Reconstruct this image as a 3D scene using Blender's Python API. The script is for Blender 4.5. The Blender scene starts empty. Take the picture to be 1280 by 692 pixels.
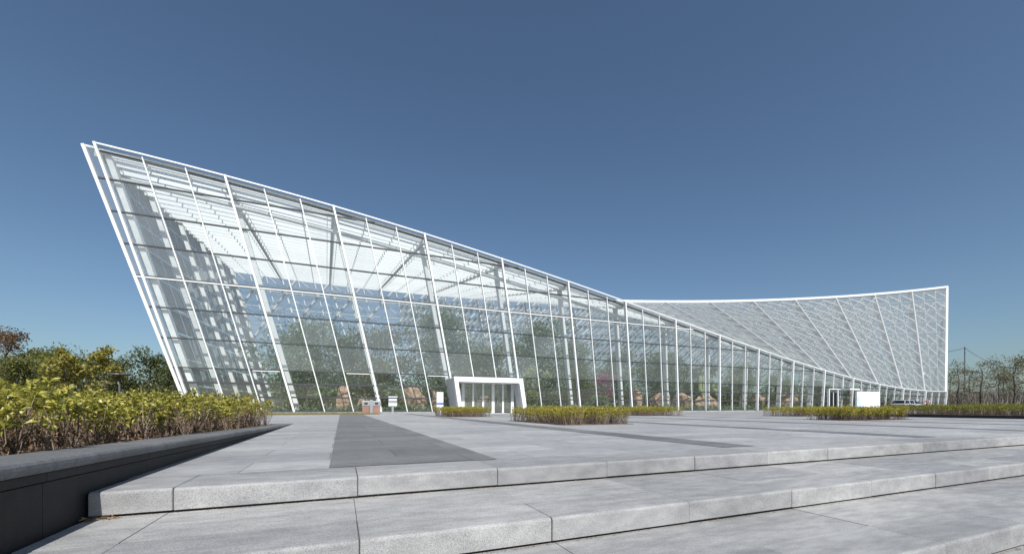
import bpy, bmesh, math, random
import numpy as np
from mathutils import Vector, Matrix
R = math.radians
rng = np.random.default_rng(11)
random.seed(11)
S = bpy.context.scene

# ------------------------------------------------------------------ camera, sky, sun, exposure
# world axes: x runs along the steps and the facade, y towards the greenhouse, z up, plaza level z = 0
cam = bpy.data.objects.new("camera", bpy.data.cameras.new("camera"))
S.collection.objects.link(cam)
cam.location = (0, 0, 0.48)
cam.rotation_euler = (R(90), 0, R(-22.5))
cam.data.sensor_width = 36
cam.data.lens = 36 * 515 / 1280
cam.data.shift_y = (508.7 - 346) / 1280
cam.data.clip_start = 0.05
cam.data.clip_end = 6000
S.camera = cam

SUN_ELEV, SUN_AZ = 46.0, 184.5        # azimuth clockwise from +y: the sun stands behind the camera
w = bpy.data.worlds.new("World"); S.world = w; w.use_nodes = True
nt = w.node_tree
sky = nt.nodes.new("ShaderNodeTexSky"); sky.sky_type = 'NISHITA'; sky.sun_disc = False
sky.sun_elevation = R(SUN_ELEV); sky.sun_rotation = R(SUN_AZ)
sky.air_density = 1.0; sky.dust_density = 1.8; sky.ozone_density = 1.3; sky.altitude = 300
bg = nt.nodes["Background"]; bg.inputs[1].default_value = 0.075
tint = nt.nodes.new("ShaderNodeMix"); tint.data_type = 'RGBA'; tint.blend_type = 'MULTIPLY'; tint.inputs[0].default_value = 1
tint.inputs[7].default_value = (.875, 1.0, 1.06, 1)      # the clear cyan-blue of a polarised autumn sky
nt.links.new(sky.outputs[0], tint.inputs[6]); nt.links.new(tint.outputs[2], bg.inputs[0])
sl = bpy.data.lights.new("sun", 'SUN'); sl.energy = 4.2; sl.angle = R(0.5); sl.color = (1, .965, .91)
so = bpy.data.objects.new("sun", sl); S.collection.objects.link(so)
d = Vector((math.sin(R(SUN_AZ)) * math.cos(R(SUN_ELEV)), math.cos(R(SUN_AZ)) * math.cos(R(SUN_ELEV)), math.sin(R(SUN_ELEV))))
so.rotation_euler = d.to_track_quat('Z', 'Y').to_euler()
S.view_settings.view_transform = 'Standard'; S.view_settings.look = 'None'
S.view_settings.gamma = 1; S.view_settings.use_curve_mapping = False
S.view_settings.exposure = 0.35
S.cycles.transparent_max_bounces = 40
S.cycles.max_bounces = 10
S.cycles.transmission_bounces = 8
S.cycles.use_denoising = True

# ------------------------------------------------------------------ materials
def mat(name):
    m = bpy.data.materials.new(name); m.use_nodes = True
    t = m.node_tree
    return m, t, t.nodes["Principled BSDF"]
def N(t, kind, **kw):
    n = t.nodes.new(kind)
    for k, v in kw.items():
        if k in n.inputs: n.inputs[k].default_value = v
        else: setattr(n, k, v)
    return n
def ramp(t, fac, stops):
    r = t.nodes.new("ShaderNodeValToRGB")
    el = r.color_ramp.elements
    while len(el) < len(stops): el.new(.5)
    for e, (p, c) in zip(el, stops):
        e.position = p; e.color = (*c, 1)
    t.links.new(fac, r.inputs[0]); return r.outputs[0]
def mul(t, a, b, fac=1.0, mode='MULTIPLY'):
    m = t.nodes.new("ShaderNodeMix"); m.data_type = 'RGBA'; m.blend_type = mode
    m.inputs[0].default_value = fac
    for s, v in ((m.inputs[6], a), (m.inputs[7], b)):
        if hasattr(v, "links"): t.links.new(v, s)
        else: s.default_value = (*v, 1)
    return m.outputs[2]
def coords(t, scale=(1, 1, 1)):
    g = t.nodes.new("ShaderNodeNewGeometry")
    mp = t.nodes.new("ShaderNodeMapping"); mp.inputs["Scale"].default_value = scale
    t.links.new(g.outputs["Position"], mp.inputs["Vector"])
    return mp.outputs[0]
def bump(t, b, h, strength, dist):
    n = N(t, "ShaderNodeBump", Strength=strength, Distance=dist)
    t.links.new(h, n.inputs["Height"]); t.links.new(n.outputs[0], b.inputs["Normal"])

def plain(name, col, rough=.5, metal=0.0, var=.06):
    m, t, b = mat(name)
    n = N(t, "ShaderNodeTexNoise", Scale=3.0, Detail=4.0)
    t.links.new(coords(t), n.inputs["Vector"])
    lo = tuple(c * (1 - var) for c in col); hi = tuple(min(.95, c * (1 + var)) for c in col)
    t.links.new(ramp(t, n.outputs[0], [(.3, lo), (.7, hi)]), b.inputs["Base Color"])
    b.inputs["Roughness"].default_value = rough; b.inputs["Metallic"].default_value = metal
    return m

def granite(name, dark, light, brick=None, rough=.7, joint=.5, island=False, speck=.22, spec=.5):
    """flamed granite: fine speckle, large streaky stains, optional slab joints"""
    m, t, b = mat(name)
    big = N(t, "ShaderNodeTexNoise", Scale=.55, Detail=6.0, Roughness=.6)
    t.links.new(coords(t, (.6, 2.2, 1)), big.inputs["Vector"])
    col = ramp(t, big.outputs[0], [(.3, dark), (.68, light)])
    med = N(t, "ShaderNodeTexNoise", Scale=9.0, Detail=5.0, Roughness=.65)
    t.links.new(coords(t, (.5, 1.6, 1)), med.inputs["Vector"])
    col = mul(t, col, ramp(t, med.outputs[0], [(.35, (.78, .78, .79)), (.65, (1.1, 1.1, 1.09))]))
    sp = N(t, "ShaderNodeTexNoise", Scale=170.0, Detail=2.0, Roughness=.7)
    t.links.new(coords(t), sp.inputs["Vector"])
    col = mul(t, col, ramp(t, sp.outputs[0], [(.36, (1 - speck * 1.6,) * 3), (.5, (1, 1, 1)), (.66, (1 + speck,) * 3)]))
    if brick:
        br = N(t, "ShaderNodeTexBrick", Scale=1.0)
        br.inputs["Color1"].default_value = (.82, .82, .83, 1); br.inputs["Color2"].default_value = (1.1, 1.1, 1.09, 1)
        br.inputs["Mortar"].default_value = (joint, joint, joint, 1)
        br.inputs["Mortar Size"].default_value = .006; br.inputs["Mortar Smooth"].default_value = .3
        br.inputs["Brick Width"].default_value = brick[0]; br.inputs["Row Height"].default_value = brick[1]
        br.offset = .5
        g = t.nodes.new("ShaderNodeNewGeometry")
        mp = t.nodes.new("ShaderNodeMapping"); mp.inputs["Rotation"].default_value = (0, 0, 0)
        mp.inputs["Location"].default_value = (.1, .05, 0)
        t.links.new(g.outputs["Position"], mp.inputs["Vector"])
        t.links.new(mp.outputs[0], br.inputs["Vector"])
        col = mul(t, col, br.outputs[0])
    if island:
        g = t.nodes.new("ShaderNodeNewGeometry")
        col = mul(t, col, ramp(t, g.outputs["Random Per Island"], [(0, (.80, .80, .82)), (1, (1.10, 1.09, 1.07))]))
    t.links.new(col, b.inputs["Base Color"])
    b.inputs["Roughness"].default_value = rough
    b.inputs["Specular IOR Level"].default_value = spec
    bump(t, b, sp.outputs[0], .25, .004)
    return m

def foliage(name, cols, rough=.5, trans=.3):
    m, t, b = mat(name)
    g = t.nodes.new("ShaderNodeNewGeometry")
    k = len(cols)
    c = ramp(t, g.outputs["Random Per Island"], [(i / max(1, k - 1), q) for i, q in enumerate(cols)])
    t.links.new(c, b.inputs["Base Color"]); b.inputs["Roughness"].default_value = rough
    tr = t.nodes.new("ShaderNodeBsdfTranslucent"); t.links.new(mul(t, c, (1.3, 1.4, .7)), tr.inputs[0])
    mx = N(t, "ShaderNodeMixShader"); mx.inputs[0].default_value = trans
    t.links.new(b.outputs[0], mx.inputs[1]); t.links.new(tr.outputs[0], mx.inputs[2])
    t.links.new(mx.outputs[0], t.nodes["Material Output"].inputs[0])
    return m

def glass(name, tint, base=.05, graze=.55, veil=0.03, veilcol=(.6, .63, .62), vary=.5):  # diffuse mix: some dirt, a painted sky-reflection veil, frit on the roof
    m = bpy.data.materials.new(name); m.use_nodes = True; t = m.node_tree
    t.nodes.remove(t.nodes["Principled BSDF"])
    tp = t.nodes.new("ShaderNodeBsdfTransparent"); tp.inputs[0].default_value = (*tint, 1)
    gl = t.nodes.new("ShaderNodeBsdfGlossy"); gl.inputs["Roughness"].default_value = .02
    gl.inputs[0].default_value = (.95, .97, .97, 1)
    lw = N(t, "ShaderNodeLayerWeight", Blend=.5)
    p = N(t, "ShaderNodeMath", operation='POWER'); t.links.new(lw.outputs["Facing"], p.inputs[0]); p.inputs[1].default_value = 4.0
    a = N(t, "ShaderNodeMath", operation='MULTIPLY_ADD'); t.links.new(p.outputs[0], a.inputs[0])
    a.inputs[1].default_value = graze; a.inputs[2].default_value = base
    mx = t.nodes.new("ShaderNodeMixShader"); t.links.new(a.outputs[0], mx.inputs[0])
    t.links.new(tp.outputs[0], mx.inputs[1]); t.links.new(gl.outputs[0], mx.inputs[2])
    df = t.nodes.new("ShaderNodeBsdfDiffuse"); df.inputs[0].default_value = (*veilcol, 1)
    tl = t.nodes.new("ShaderNodeBsdfTranslucent"); tl.inputs[0].default_value = (*veilcol, 1)
    md = t.nodes.new("ShaderNodeMixShader"); md.inputs[0].default_value = .5
    t.links.new(df.outputs[0], md.inputs[1]); t.links.new(tl.outputs[0], md.inputs[2])
    m2 = t.nodes.new("ShaderNodeMixShader"); m2.inputs[0].default_value = veil
    gg = t.nodes.new("ShaderNodeNewGeometry")
    ns = N(t, "ShaderNodeTexNoise", Scale=.6, Detail=4.0, Roughness=.6)
    mpn = t.nodes.new("ShaderNodeMapping"); mpn.inputs["Scale"].default_value = (2.5, 2.5, .35)
    t.links.new(gg.outputs["Position"], mpn.inputs["Vector"]); t.links.new(mpn.outputs[0], ns.inputs["Vector"])
    sm = N(t, "ShaderNodeMath", operation='ADD'); t.links.new(gg.outputs["Random Per Island"], sm.inputs[0]); t.links.new(ns.outputs[0], sm.inputs[1])
    dm = N(t, "ShaderNodeMapRange"); t.links.new(sm.outputs[0], dm.inputs[0])
    dm.inputs[1].default_value = .35; dm.inputs[2].default_value = 1.65; dm.inputs[3].default_value = veil * (1 - vary); dm.inputs[4].default_value = veil * (1 + vary)
    t.links.new(dm.outputs[0], m2.inputs[0])
    rb_ = N(t, "ShaderNodeMath", operation='MULTIPLY_ADD'); t.links.new(gg.outputs["Random Per Island"], rb_.inputs[0]); rb_.inputs[1].default_value = base * .9; rb_.inputs[2].default_value = base * .55
    t.links.new(rb_.outputs[0], a.inputs[2])
    wv = N(t, "ShaderNodeTexNoise", Scale=.9, Detail=1.0); t.links.new(gg.outputs["Position"], wv.inputs["Vector"])
    bp = N(t, "ShaderNodeBump", Strength=.12, Distance=.05); t.links.new(wv.outputs[0], bp.inputs["Height"]); t.links.new(bp.outputs[0], gl.inputs["Normal"])
    t.links.new(mx.outputs[0], m2.inputs[1]); t.links.new(md.outputs[0], m2.inputs[2])
    t.links.new(m2.outputs[0], t.nodes["Material Output"].inputs[0])
    return m

def fabric(name, col, trans):
    m = bpy.data.materials.new(name); m.use_nodes = True; t = m.node_tree
    b = t.nodes["Principled BSDF"]; b.inputs["Base Color"].default_value = (*col, 1); b.inputs["Roughness"].default_value = .7
    tl = t.nodes.new("ShaderNodeBsdfTranslucent"); tl.inputs[0].default_value = (*col, 1)
    mx = t.nodes.new("ShaderNodeMixShader"); mx.inputs[0].default_value = trans
    t.links.new(b.outputs[0], mx.inputs[1]); t.links.new(tl.outputs[0], mx.inputs[2])
    t.links.new(mx.outputs[0], t.nodes["Material Output"].inputs[0])
    return m

M = {}
M['white'] = plain("white_painted_steel", (.76, .77, .77), .4, 0, .08)
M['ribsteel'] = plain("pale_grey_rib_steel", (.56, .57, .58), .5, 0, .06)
M['offwhite'] = plain("white_inner_steel", (.74, .75, .75), .5, 0, .04)
M['transom'] = plain("shade_dark_aluminium", (.055, .06, .065), .5, .1, .1)  # dark aluminium with the transoms' shaded look put into the colour
M['glass'] = glass("facade_glass", (.89, .92, .92), .09, .45, .165, (.60, .62, .62))
M['clearglass'] = glass("clear_lower_glass", (.92, .94, .935), .06, .4, .05, (.6, .63, .63))
M['roofglass'] = glass("roof_glass", (.91, .93, .93), .05, .35, .09, (.60, .63, .64))
M['fritglass'] = glass("fritted_roof_glass", (.78, .81, .82), .05, .3, .33, (.55, .575, .58), .16)
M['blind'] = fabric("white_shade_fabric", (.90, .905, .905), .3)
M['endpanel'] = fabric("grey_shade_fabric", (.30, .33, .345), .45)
M['plaza'] = granite("pale_granite_paving", (.30, .305, .315), (.40, .405, .41), (1.2, .6), .7, .5)
M['band'] = granite("dark_granite_paving", (.125, .127, .133), (.215, .218, .223), (1.2, .7), .7, .42)
M['step'] = granite("granite_step_slab", (.255, .26, .265), (.41, .41, .41), None, .75, 1, True, .2)
M['gap'] = plain("joint_and_shadow_gap", (.045, .04, .034), .9, 0, .3)  # dark base: shadow under the step nosings put into its colour, plus joints
M['wall'] = granite("dark_granite_shade_tone", (.014, .0145, .016), (.034, .035, .038), None, .6, 1, True, .3, .3)  # same stone as the coping, darkened for shade; also the kerb's black
M['coping'] = granite("dark_granite_sunlit_tone", (.13, .135, .14), (.21, .215, .22), None, .6, 1, True, .25)  # planter wall's stone again, sunlit brightness put into the colour
M['soil'] = plain("planting_soil", (.10, .075, .055), .95, 0, .4)
M['floor'] = plain("greenhouse_floor", (.20, .19, .17), .8, 0, .3)
M['stem'] = foliage("bare_shrub_stems", [(.055, .04, .03), (.14, .10, .075), (.27, .21, .165)], .8, 0)
M['leaf_near'] = foliage("yellow_green_leaves", [(.08, .095, .02), (.19, .19, .035), (.34, .32, .06), (.48, .43, .085), (.58, .50, .15)], .35, .28)
M['leaf_dry'] = foliage("dry_fallen_leaves", [(.15, .10, .065), (.26, .19, .12), (.33, .17, .09), (.21, .17, .12)], .8, .15)
M['leaf_hedge'] = foliage("golden_hedge_leaves", [(.13, .15, .03), (.30, .29, .04), (.46, .40, .06), (.50, .36, .07)], .5, .33)
M['leaf_green'] = foliage("green_gold_hedge_leaves", [(.07, .09, .025), (.16, .18, .035), (.28, .27, .05), (.36, .32, .06)], .5, .3)
M['bark'] = plain("tree_bark", (.13, .105, .085), .9, 0, .35)
M['darkbark'] = plain("dark_tree_bark", (.07, .06, .052), .9, 0, .3)
M['leaf_dark'] = foliage("dark_green_leaves", [(.055, .07, .03), (.10, .125, .05), (.17, .185, .08)])
M['leaf_mid'] = foliage("mid_green_leaves", [(.08, .095, .03), (.15, .165, .045), (.24, .235, .07)])
M['leaf_yel'] = foliage("yellowing_leaves", [(.17, .17, .04), (.30, .27, .06), (.40, .33, .09)])
M['leaf_red'] = foliage("russet_leaves", [(.12, .06, .04), (.20, .11, .07), (.14, .12, .06)])
M['leaf_olive'] = foliage("olive_brown_leaves", [(.08, .08, .05), (.15, .14, .08), (.21, .17, .10)])
M['leaf_in'] = foliage("greenhouse_leaves", [(.08, .125, .065), (.19, .26, .14), (.40, .47, .31)])
M['leaf_pale'] = foliage("pale_flowering_leaves", [(.22, .27, .10), (.36, .40, .18), (.46, .48, .28)])
M['leaf_pink'] = foliage("pink_blossom", [(.45, .06, .22), (.60, .12, .34), (.30, .08, .12)])
M['cactus'] = plain("pale_cactus_skin", (.34, .40, .20), .6, 0, .2)
M['rock'] = plain("sandstone_rock", (.44, .30, .22), .9, 0, .5)
M['grass'] = foliage("dry_grass_blades", [(.20, .17, .05), (.28, .23, .08), (.16, .16, .045)], .8, .2)
M['lawn'] = plain("dry_lawn", (.17, .145, .05), .95, 0, .3)
M['ground'] = plain("bare_ground", (.16, .145, .11), .95, 0, .35)
M['reed'] = foliage("grey_reeds", [(.22, .20, .18), (.32, .29, .26), (.17, .155, .14)], .8, .1)
M['redbrick'] = plain("terracotta_panel", (.30, .17, .14), .6, 0, .15)
M['grey'] = plain("grey_metal", (.33, .35, .37), .45, .3, .08)
M['palegrey'] = plain("pale_grey_cladding", (.58, .60, .61), .5, 0, .04)
M['rearsteel'] = plain("rear_wall_steel", (.55, .57, .58), .5, 0, .05)
M['greydark'] = plain("dark_grey_metal", (.09, .095, .10), .5, .2, .1)
M['board'] = plain("white_board", (.74, .75, .77), .4, 0, .01)
M['blue'] = plain("blue_print", (.12, .18, .36), .5, 0, .1)
M['lightblue'] = plain("pale_blue_print", (.50, .66, .80), .5, 0, .05)
M['silver'] = plain("silver_car_paint", (.55, .56, .60), .25, .25, .02)
M['carglass'] = plain("dark_car_glass", (.012, .014, .016), .08, 0, .1)
M['tyre'] = plain("tyre_rubber", (.02, .02, .02), .8, 0, .1)
M['redlamp'] = plain("red_tail_lamp", (.45, .02, .04), .2, 0, .05)
M['skin'] = plain("skin", (.48, .30, .22), .55, 0, .05)
M['hair'] = plain("black_hair", (.012, .011, .011), .6, 0, .2)
M['shirt'] = plain("pink_shirt_cloth", (.62, .36, .43), .8, 0, .06)
M['trousers'] = plain("dark_trouser_cloth", (.045, .045, .05), .85, 0, .1)
M['wire'] = plain("black_wire", (.03, .03, .03), .6, 0, .05)

# ------------------------------------------------------------------ mesh helpers
class MB:
    def __init__(s): s.v = []; s.f = []; s.n = 0
    def add(s, vs, fs):
        vs = np.asarray(vs, float).reshape(-1, 3)
        s.v.append(vs); o = s.n; s.n += len(vs)
        s.f.extend([tuple(i + o for i in f) for f in fs]); return s
    def hexa(s, p):     # 8 corners: bottom 4 ccw, top 4 ccw
        return s.add(p, [(0, 3, 2, 1), (4, 5, 6, 7), (0, 1, 5, 4), (1, 2, 6, 5), (2, 3, 7, 6), (3, 0, 4, 7)])
    def box(s, x0, x1, y0, y1, z0, z1):
        return s.hexa([(x0, y0, z0), (x1, y0, z0), (x1, y1, z0), (x0, y1, z0), (x0, y0, z1), (x1, y0, z1), (x1, y1, z1), (x0, y1, z1)])
    def quad(s, a, b, c, d): return s.add([a, b, c, d], [(0, 1, 2, 3)])
    def bar(s, a, b, w, h, up=(0, 0, 1)):
        """box beam from a to b, w wide, h deep along up"""
        a = Vector(a); b = Vector(b); t = (b - a)
        if t.length < 1e-6: return s
        t.normalize(); up = Vector(up)
        sd = t.cross(up)
        if sd.length < 1e-4: sd = t.cross(Vector((1, 0, 0)))
        sd.normalize(); u2 = sd.cross(t).normalized()
        sd = sd * w / 2; u2 = u2 * h / 2
        return s.hexa([a - sd - u2, b - sd - u2, b + sd - u2, a + sd - u2, a - sd + u2, b - sd + u2, b + sd + u2, a + sd + u2])
    def tube(s, pts, rad, k=6, cap=True):
        pts = [Vector(p) for p in pts]
        if not hasattr(rad, '__len__'): rad = [rad] * len(pts)
        vs = []; fs = []
        for i, p in enumerate(pts):
            t = (pts[min(i + 1, len(pts) - 1)] - pts[max(i - 1, 0)])
            t = t.normalized() if t.length > 1e-9 else Vector((0, 0, 1))
            a = t.cross(Vector((0, 0, 1)) if abs(t.z) < .9 else Vector((1, 0, 0))).normalized(); b = t.cross(a)
            for j in range(k):
                q = 2 * math.pi * j / k
                vs.append(p + (a * math.cos(q) + b * math.sin(q)) * rad[i])
        for i in range(len(pts) - 1):
            for j in range(k):
                fs.append((i * k + j, i * k + (j + 1) % k, (i + 1) * k + (j + 1) % k, (i + 1) * k + j))
        if cap:
            fs.append(tuple(range(k))); fs.append(tuple(range((len(pts) - 1) * k, len(pts) * k)))
        return s.add(vs, fs)
    def build(s, name, m, parent=None, smooth=False, bevel=0, seg=2):
        me = bpy.data.meshes.new(name)
        v = np.concatenate(s.v) if s.v else np.zeros((0, 3))
        if parent is not None: v = v - np.array(parent.location)
        me.from_pydata(v.tolist(), [], s.f); me.materials.append(m)
        if smooth: me.polygons.foreach_set("use_smooth", [True] * len(me.polygons))
        if not smooth or bevel:
            bm = bmesh.new(); bm.from_mesh(me); bmesh.ops.recalc_face_normals(bm, faces=bm.faces)
            if bevel: bmesh.ops.bevel(bm, geom=bm.edges, offset=bevel, segments=seg, affect='EDGES', profile=.5)
            bm.to_mesh(me); bm.free()
        o = bpy.data.objects.new(name, me); S.collection.objects.link(o)
        if parent is not None: o.parent = parent
        return o
def tag(o, label, cat, group=None, kind=None):
    if label: o['label'] = label
    if cat: o['category'] = cat
    if group: o['group'] = group
    if kind: o['kind'] = kind
    return o
def struct(o): o['kind'] = 'structure'; return o
def thing(name, loc, label, cat, group=None):
    o = bpy.data.objects.new(name, None); S.collection.objects.link(o); o.location = loc; o.empty_display_size = .2
    return tag(o, label, cat, group)
def copy_tree(o, loc=None, rz=None, sc=None, parent=None):
    c = o.copy(); S.collection.objects.link(c)
    if parent is not None: c.parent = parent
    if loc is not None: c.location = loc
    if rz is not None: c.rotation_euler.z = rz
    if sc is not None: c.scale = sc if hasattr(sc, '__len__') else (sc, sc, sc)
    for ch in list(o.children): copy_tree(ch, parent=c)
    return c

def leaves(mb, pos, dirs, length, width, fold=False, droop=.0):
    """many leaf blades: pos (n,3) base points, dirs (n,3) unit directions"""
    n = len(pos)
    if n == 0: return
    L = np.asarray(length, float).reshape(-1, 1) * np.ones((n, 1)); W = np.asarray(width, float).reshape(-1, 1) * np.ones((n, 1))
    r = rng.normal(size=(n, 3)); sd = np.cross(dirs, r * .6 + np.array([0, 0, .9])); sd /= np.linalg.norm(sd, axis=1, keepdims=True) + 1e-9
    up = np.cross(sd, dirs)
    tip = pos + dirs * L - np.array([0, 0, 1]) * L * droop
    mid = pos + dirs * L * .58 + up * L * .05
    if fold:
        a = mid + sd * W / 2 + up * W * .18; b = mid - sd * W / 2 + up * W * .18
        vs = np.stack([pos, a, tip, b, mid], 1).reshape(-1, 3)
        o = np.arange(n) * 5
        fs = np.concatenate([np.stack([o, o + 1, o + 4], 1), np.stack([o + 1, o + 2, o + 4], 1), np.stack([o + 2, o + 3, o + 4], 1), np.stack([o + 3, o, o + 4], 1)])
    else:
        a = mid + sd * W / 2; b = mid - sd * W / 2
        vs = np.stack([pos, a, tip, b], 1).reshape(-1, 3)
        o = np.arange(n) * 4
        fs = np.stack([o, o + 1, o + 2, o + 3], 1)
    off = mb.n; mb.v.append(vs); mb.n += len(vs)
    mb.f.extend(map(tuple, (fs + off).tolist()))
def unit(v): return v / (np.linalg.norm(v, axis=-1, keepdims=True) + 1e-9)

# ------------------------------------------------------------------ ground, plaza, steps
EDGE = (3.05, 2.09, 1.23)            # riser fronts; treads at 0, -.15, -.30, lower paving at -.45
g = MB()
gx = [-2500, -60, 140, 2500]
gy = [(-2500, -.55), (2.6, -.55), (3.3, -.03), (80, -.03), (2500, -.03)]
vs = [(x, y, z) for (y, z) in gy for x in gx]
fs = [(j * 4 + i, j * 4 + i + 1, j * 4 + 5 + i, j * 4 + 4 + i) for j in range(len(gy) - 1) for i in range(3)]
struct(g.add(vs, fs).build("ground", M['ground']))

WU = -1.33                             # face of the planter wall
pl = MB()
pl.box(WU + .0, 82, EDGE[0] + .50, 33.0, -.2, 0)
pl.box(-60, WU, 13.75, 33.0, -.2, -.001)
struct(pl.build("plaza", M['plaza']))
bands = MB()
for (a, b, y1) in ((-.09, 1.33, 29.2), (4.2, 4.75, 31), (8.45, 9.0, 32), (12.7, 13.25, 32.5), (16.95, 17.5, 32.5), (21.2, 21.75, 32.5), (25.45, 26.0, 32.5), (29.7, 30.25, 32.5), (34, 34.5, 32.5), (38.2, 38.75, 32.5)):
    bands.quad((a, EDGE[0] + .52, .004), (b, EDGE[0] + .52, .004), (b, y1, .004), (a, y1, .004))
struct(bands.build("paving_bands", M['band']))

def slab(mb, x0, x1, y0, y1, z1, th=.132, r=.019):
    """step slab with a rounded front top edge and slightly eased joints"""
    e = .0022
    x0 += e; x1 -= e
    prof = [(y0, z1 - th)] + [(y0 + r - r * math.cos(q), z1 - r + r * math.sin(q)) for q in np.linspace(0, math.pi / 2, 5)] + [(y1, z1), (y1, z1 - th)]
    k = len(prof); c = .004
    vs = []
    for xx, ins in ((x0, c), (x0 + c, 0), (x1 - c, 0), (x1, c)):
        for (yy, zz) in prof:
            vs.append((xx, yy + (ins if yy < y0 + r else 0), zz - (ins if zz > z1 - r else 0)))
    fs = [tuple(range(k)), tuple(range(3 * k, 4 * k))]
    for i in range(3):
        for j in range(k): fs.append((i * k + j, i * k + (j + 1) % k, (i + 1) * k + (j + 1) % k, (i + 1) * k + j))
    mb.add(vs, fs)
nos = MB(); core = MB()
fronts = list(EDGE) + [-4.0]
for i, yf in enumerate(EDGE):
    z = -.15 * i
    core.box(WU + .003, 70, yf + .03, (EDGE[0] + 2 if i == 0 else fronts[i - 1] + .05), z - .2, z - .012)
    off = .105 if i != 1 else .08
    xs = [WU + .012] + [off + 1.035 * k for k in range(-1, 62)]
    back = yf + .50 if i == 0 else yf + .38
    for a, b in zip(xs[:-1], xs[1:]):
        slab(nos, a, b, yf + rng.uniform(-.003, .003), back - .004, z + rng.uniform(-.0015, .0015))
    if i > 0:
        rear = fronts[i - 1] + .02
        xs2 = [WU + .012] + [off + 1.035 * k for k in range(-1, 62)]
        for a, b in zip(xs2[:-1], xs2[1:]):
            zz = z + rng.uniform(-.0015, .0015)
            nos.box(a + .0018, b - .0018, back, rear, zz - .1, zz)
low = MB()
for r_ in range(7):
    y1 = EDGE[2] + .03 - .6 * r_
    for k in range(-6, 62):
        x0 = .1 + 1.035 * k
        if x0 < WU - .3 and r_ < 9: 
            if x0 + 1.035 < WU: continue
            x0 = WU + .01
        zz = -.45 + rng.uniform(-.0012, .0012)
        low.box(x0 + .0018, .1 + 1.035 * (k + 1) - .0018, y1 - .6 + .0018, y1 - .0018, zz - .06, zz)
struct(nos.build("granite_steps", M['step']))
struct(low.build("lower_paving", M['step']))
core.box(WU + .003, 70, -4, EDGE[2] + .05, -.7, -.462)
struct(core.build("step_base", M['gap']))

# ------------------------------------------------------------------ planter wall and its hedge
def ztop(y): return max(.012, .292 - .0208 * y) if y < 13.3 else .012
wall = thing("planter_wall", (WU, 6, 0), "dark granite planter wall sloping down beside the plaza and steps", "planter wall")
fc = MB(); cp = MB(); cs = MB(); bk = MB()
ys = [-3.0] + [-1.9 + 1.15 * k for k in range(0, 14)]
ys = [y for y in ys if y < 13.5] + [13.72]
for a, b in zip(ys[:-1], ys[1:]):
    a += .0015; b -= .0015
    za, zb = ztop(a), ztop(b)
    # facing slab
    def seg(mb, u0, u1, lo0, hi0):
        mb.hexa([(u0, a, lo0[0]), (u1, a, lo0[0]), (u1, b, lo0[1]), (u0, b, lo0[1]), (u0, a, hi0[0]), (u1, a, hi0[0]), (u1, b, hi0[1]), (u0, b, hi0[1])])
    seg(fc, WU - .03, WU, (-.6, -.6), (za - .121, zb - .121))
    seg(cs, WU - .03, WU + .015, (za - .113, zb - .113), (za - .072, zb - .072))
    # coping with rounded nose
    prof = []
    for q in np.linspace(-math.pi / 2, math.pi / 2, 7):
        prof.append((WU + .022 + .03 * math.cos(q), -.035 + .033 * math.sin(q)))
    prof = [(WU - .31, -.068)] + prof + [(WU - .31, -.002)]
    k = len(prof); vs = []
    for yy, zt in ((a, za), (b, zb)):
        for (u_, z_) in prof: vs.append((u_, yy, zt + z_))
    fs = [tuple(range(k)), tuple(range(k, 2 * k))] + [(j, (j + 1) % k, k + (j + 1) % k, k + j) for j in range(k)]
    cp.add(vs, fs)
bk.box(WU - .30, WU - .032, -3, 13.68, -.6, -.06)
ec = MB()
for k in range(9):
    x1 = WU - .312 - 1.1 * k
    ec.box(x1 - 1.097, x1, 13.4, 13.72, -.06, .0105)
fc.build("facing", M['wall'], wall); cs.build("string_course", M['wall'], wall); cp.build("coping", M['coping'], wall)
ec.build("coping", M['coping'], wall); bk.build("core", M['wall'], wall)
sb = MB()
for a, b in ((-3, 5), (5, 13.4)):
    za, zb = ztop(a) - .03, ztop(b) - .03
    sb.quad((-30, a, za), (WU - .311, a, za), (WU - .311, b, zb), (-30, b, zb))
struct(sb.build("planting_soil", M['soil']))

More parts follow.
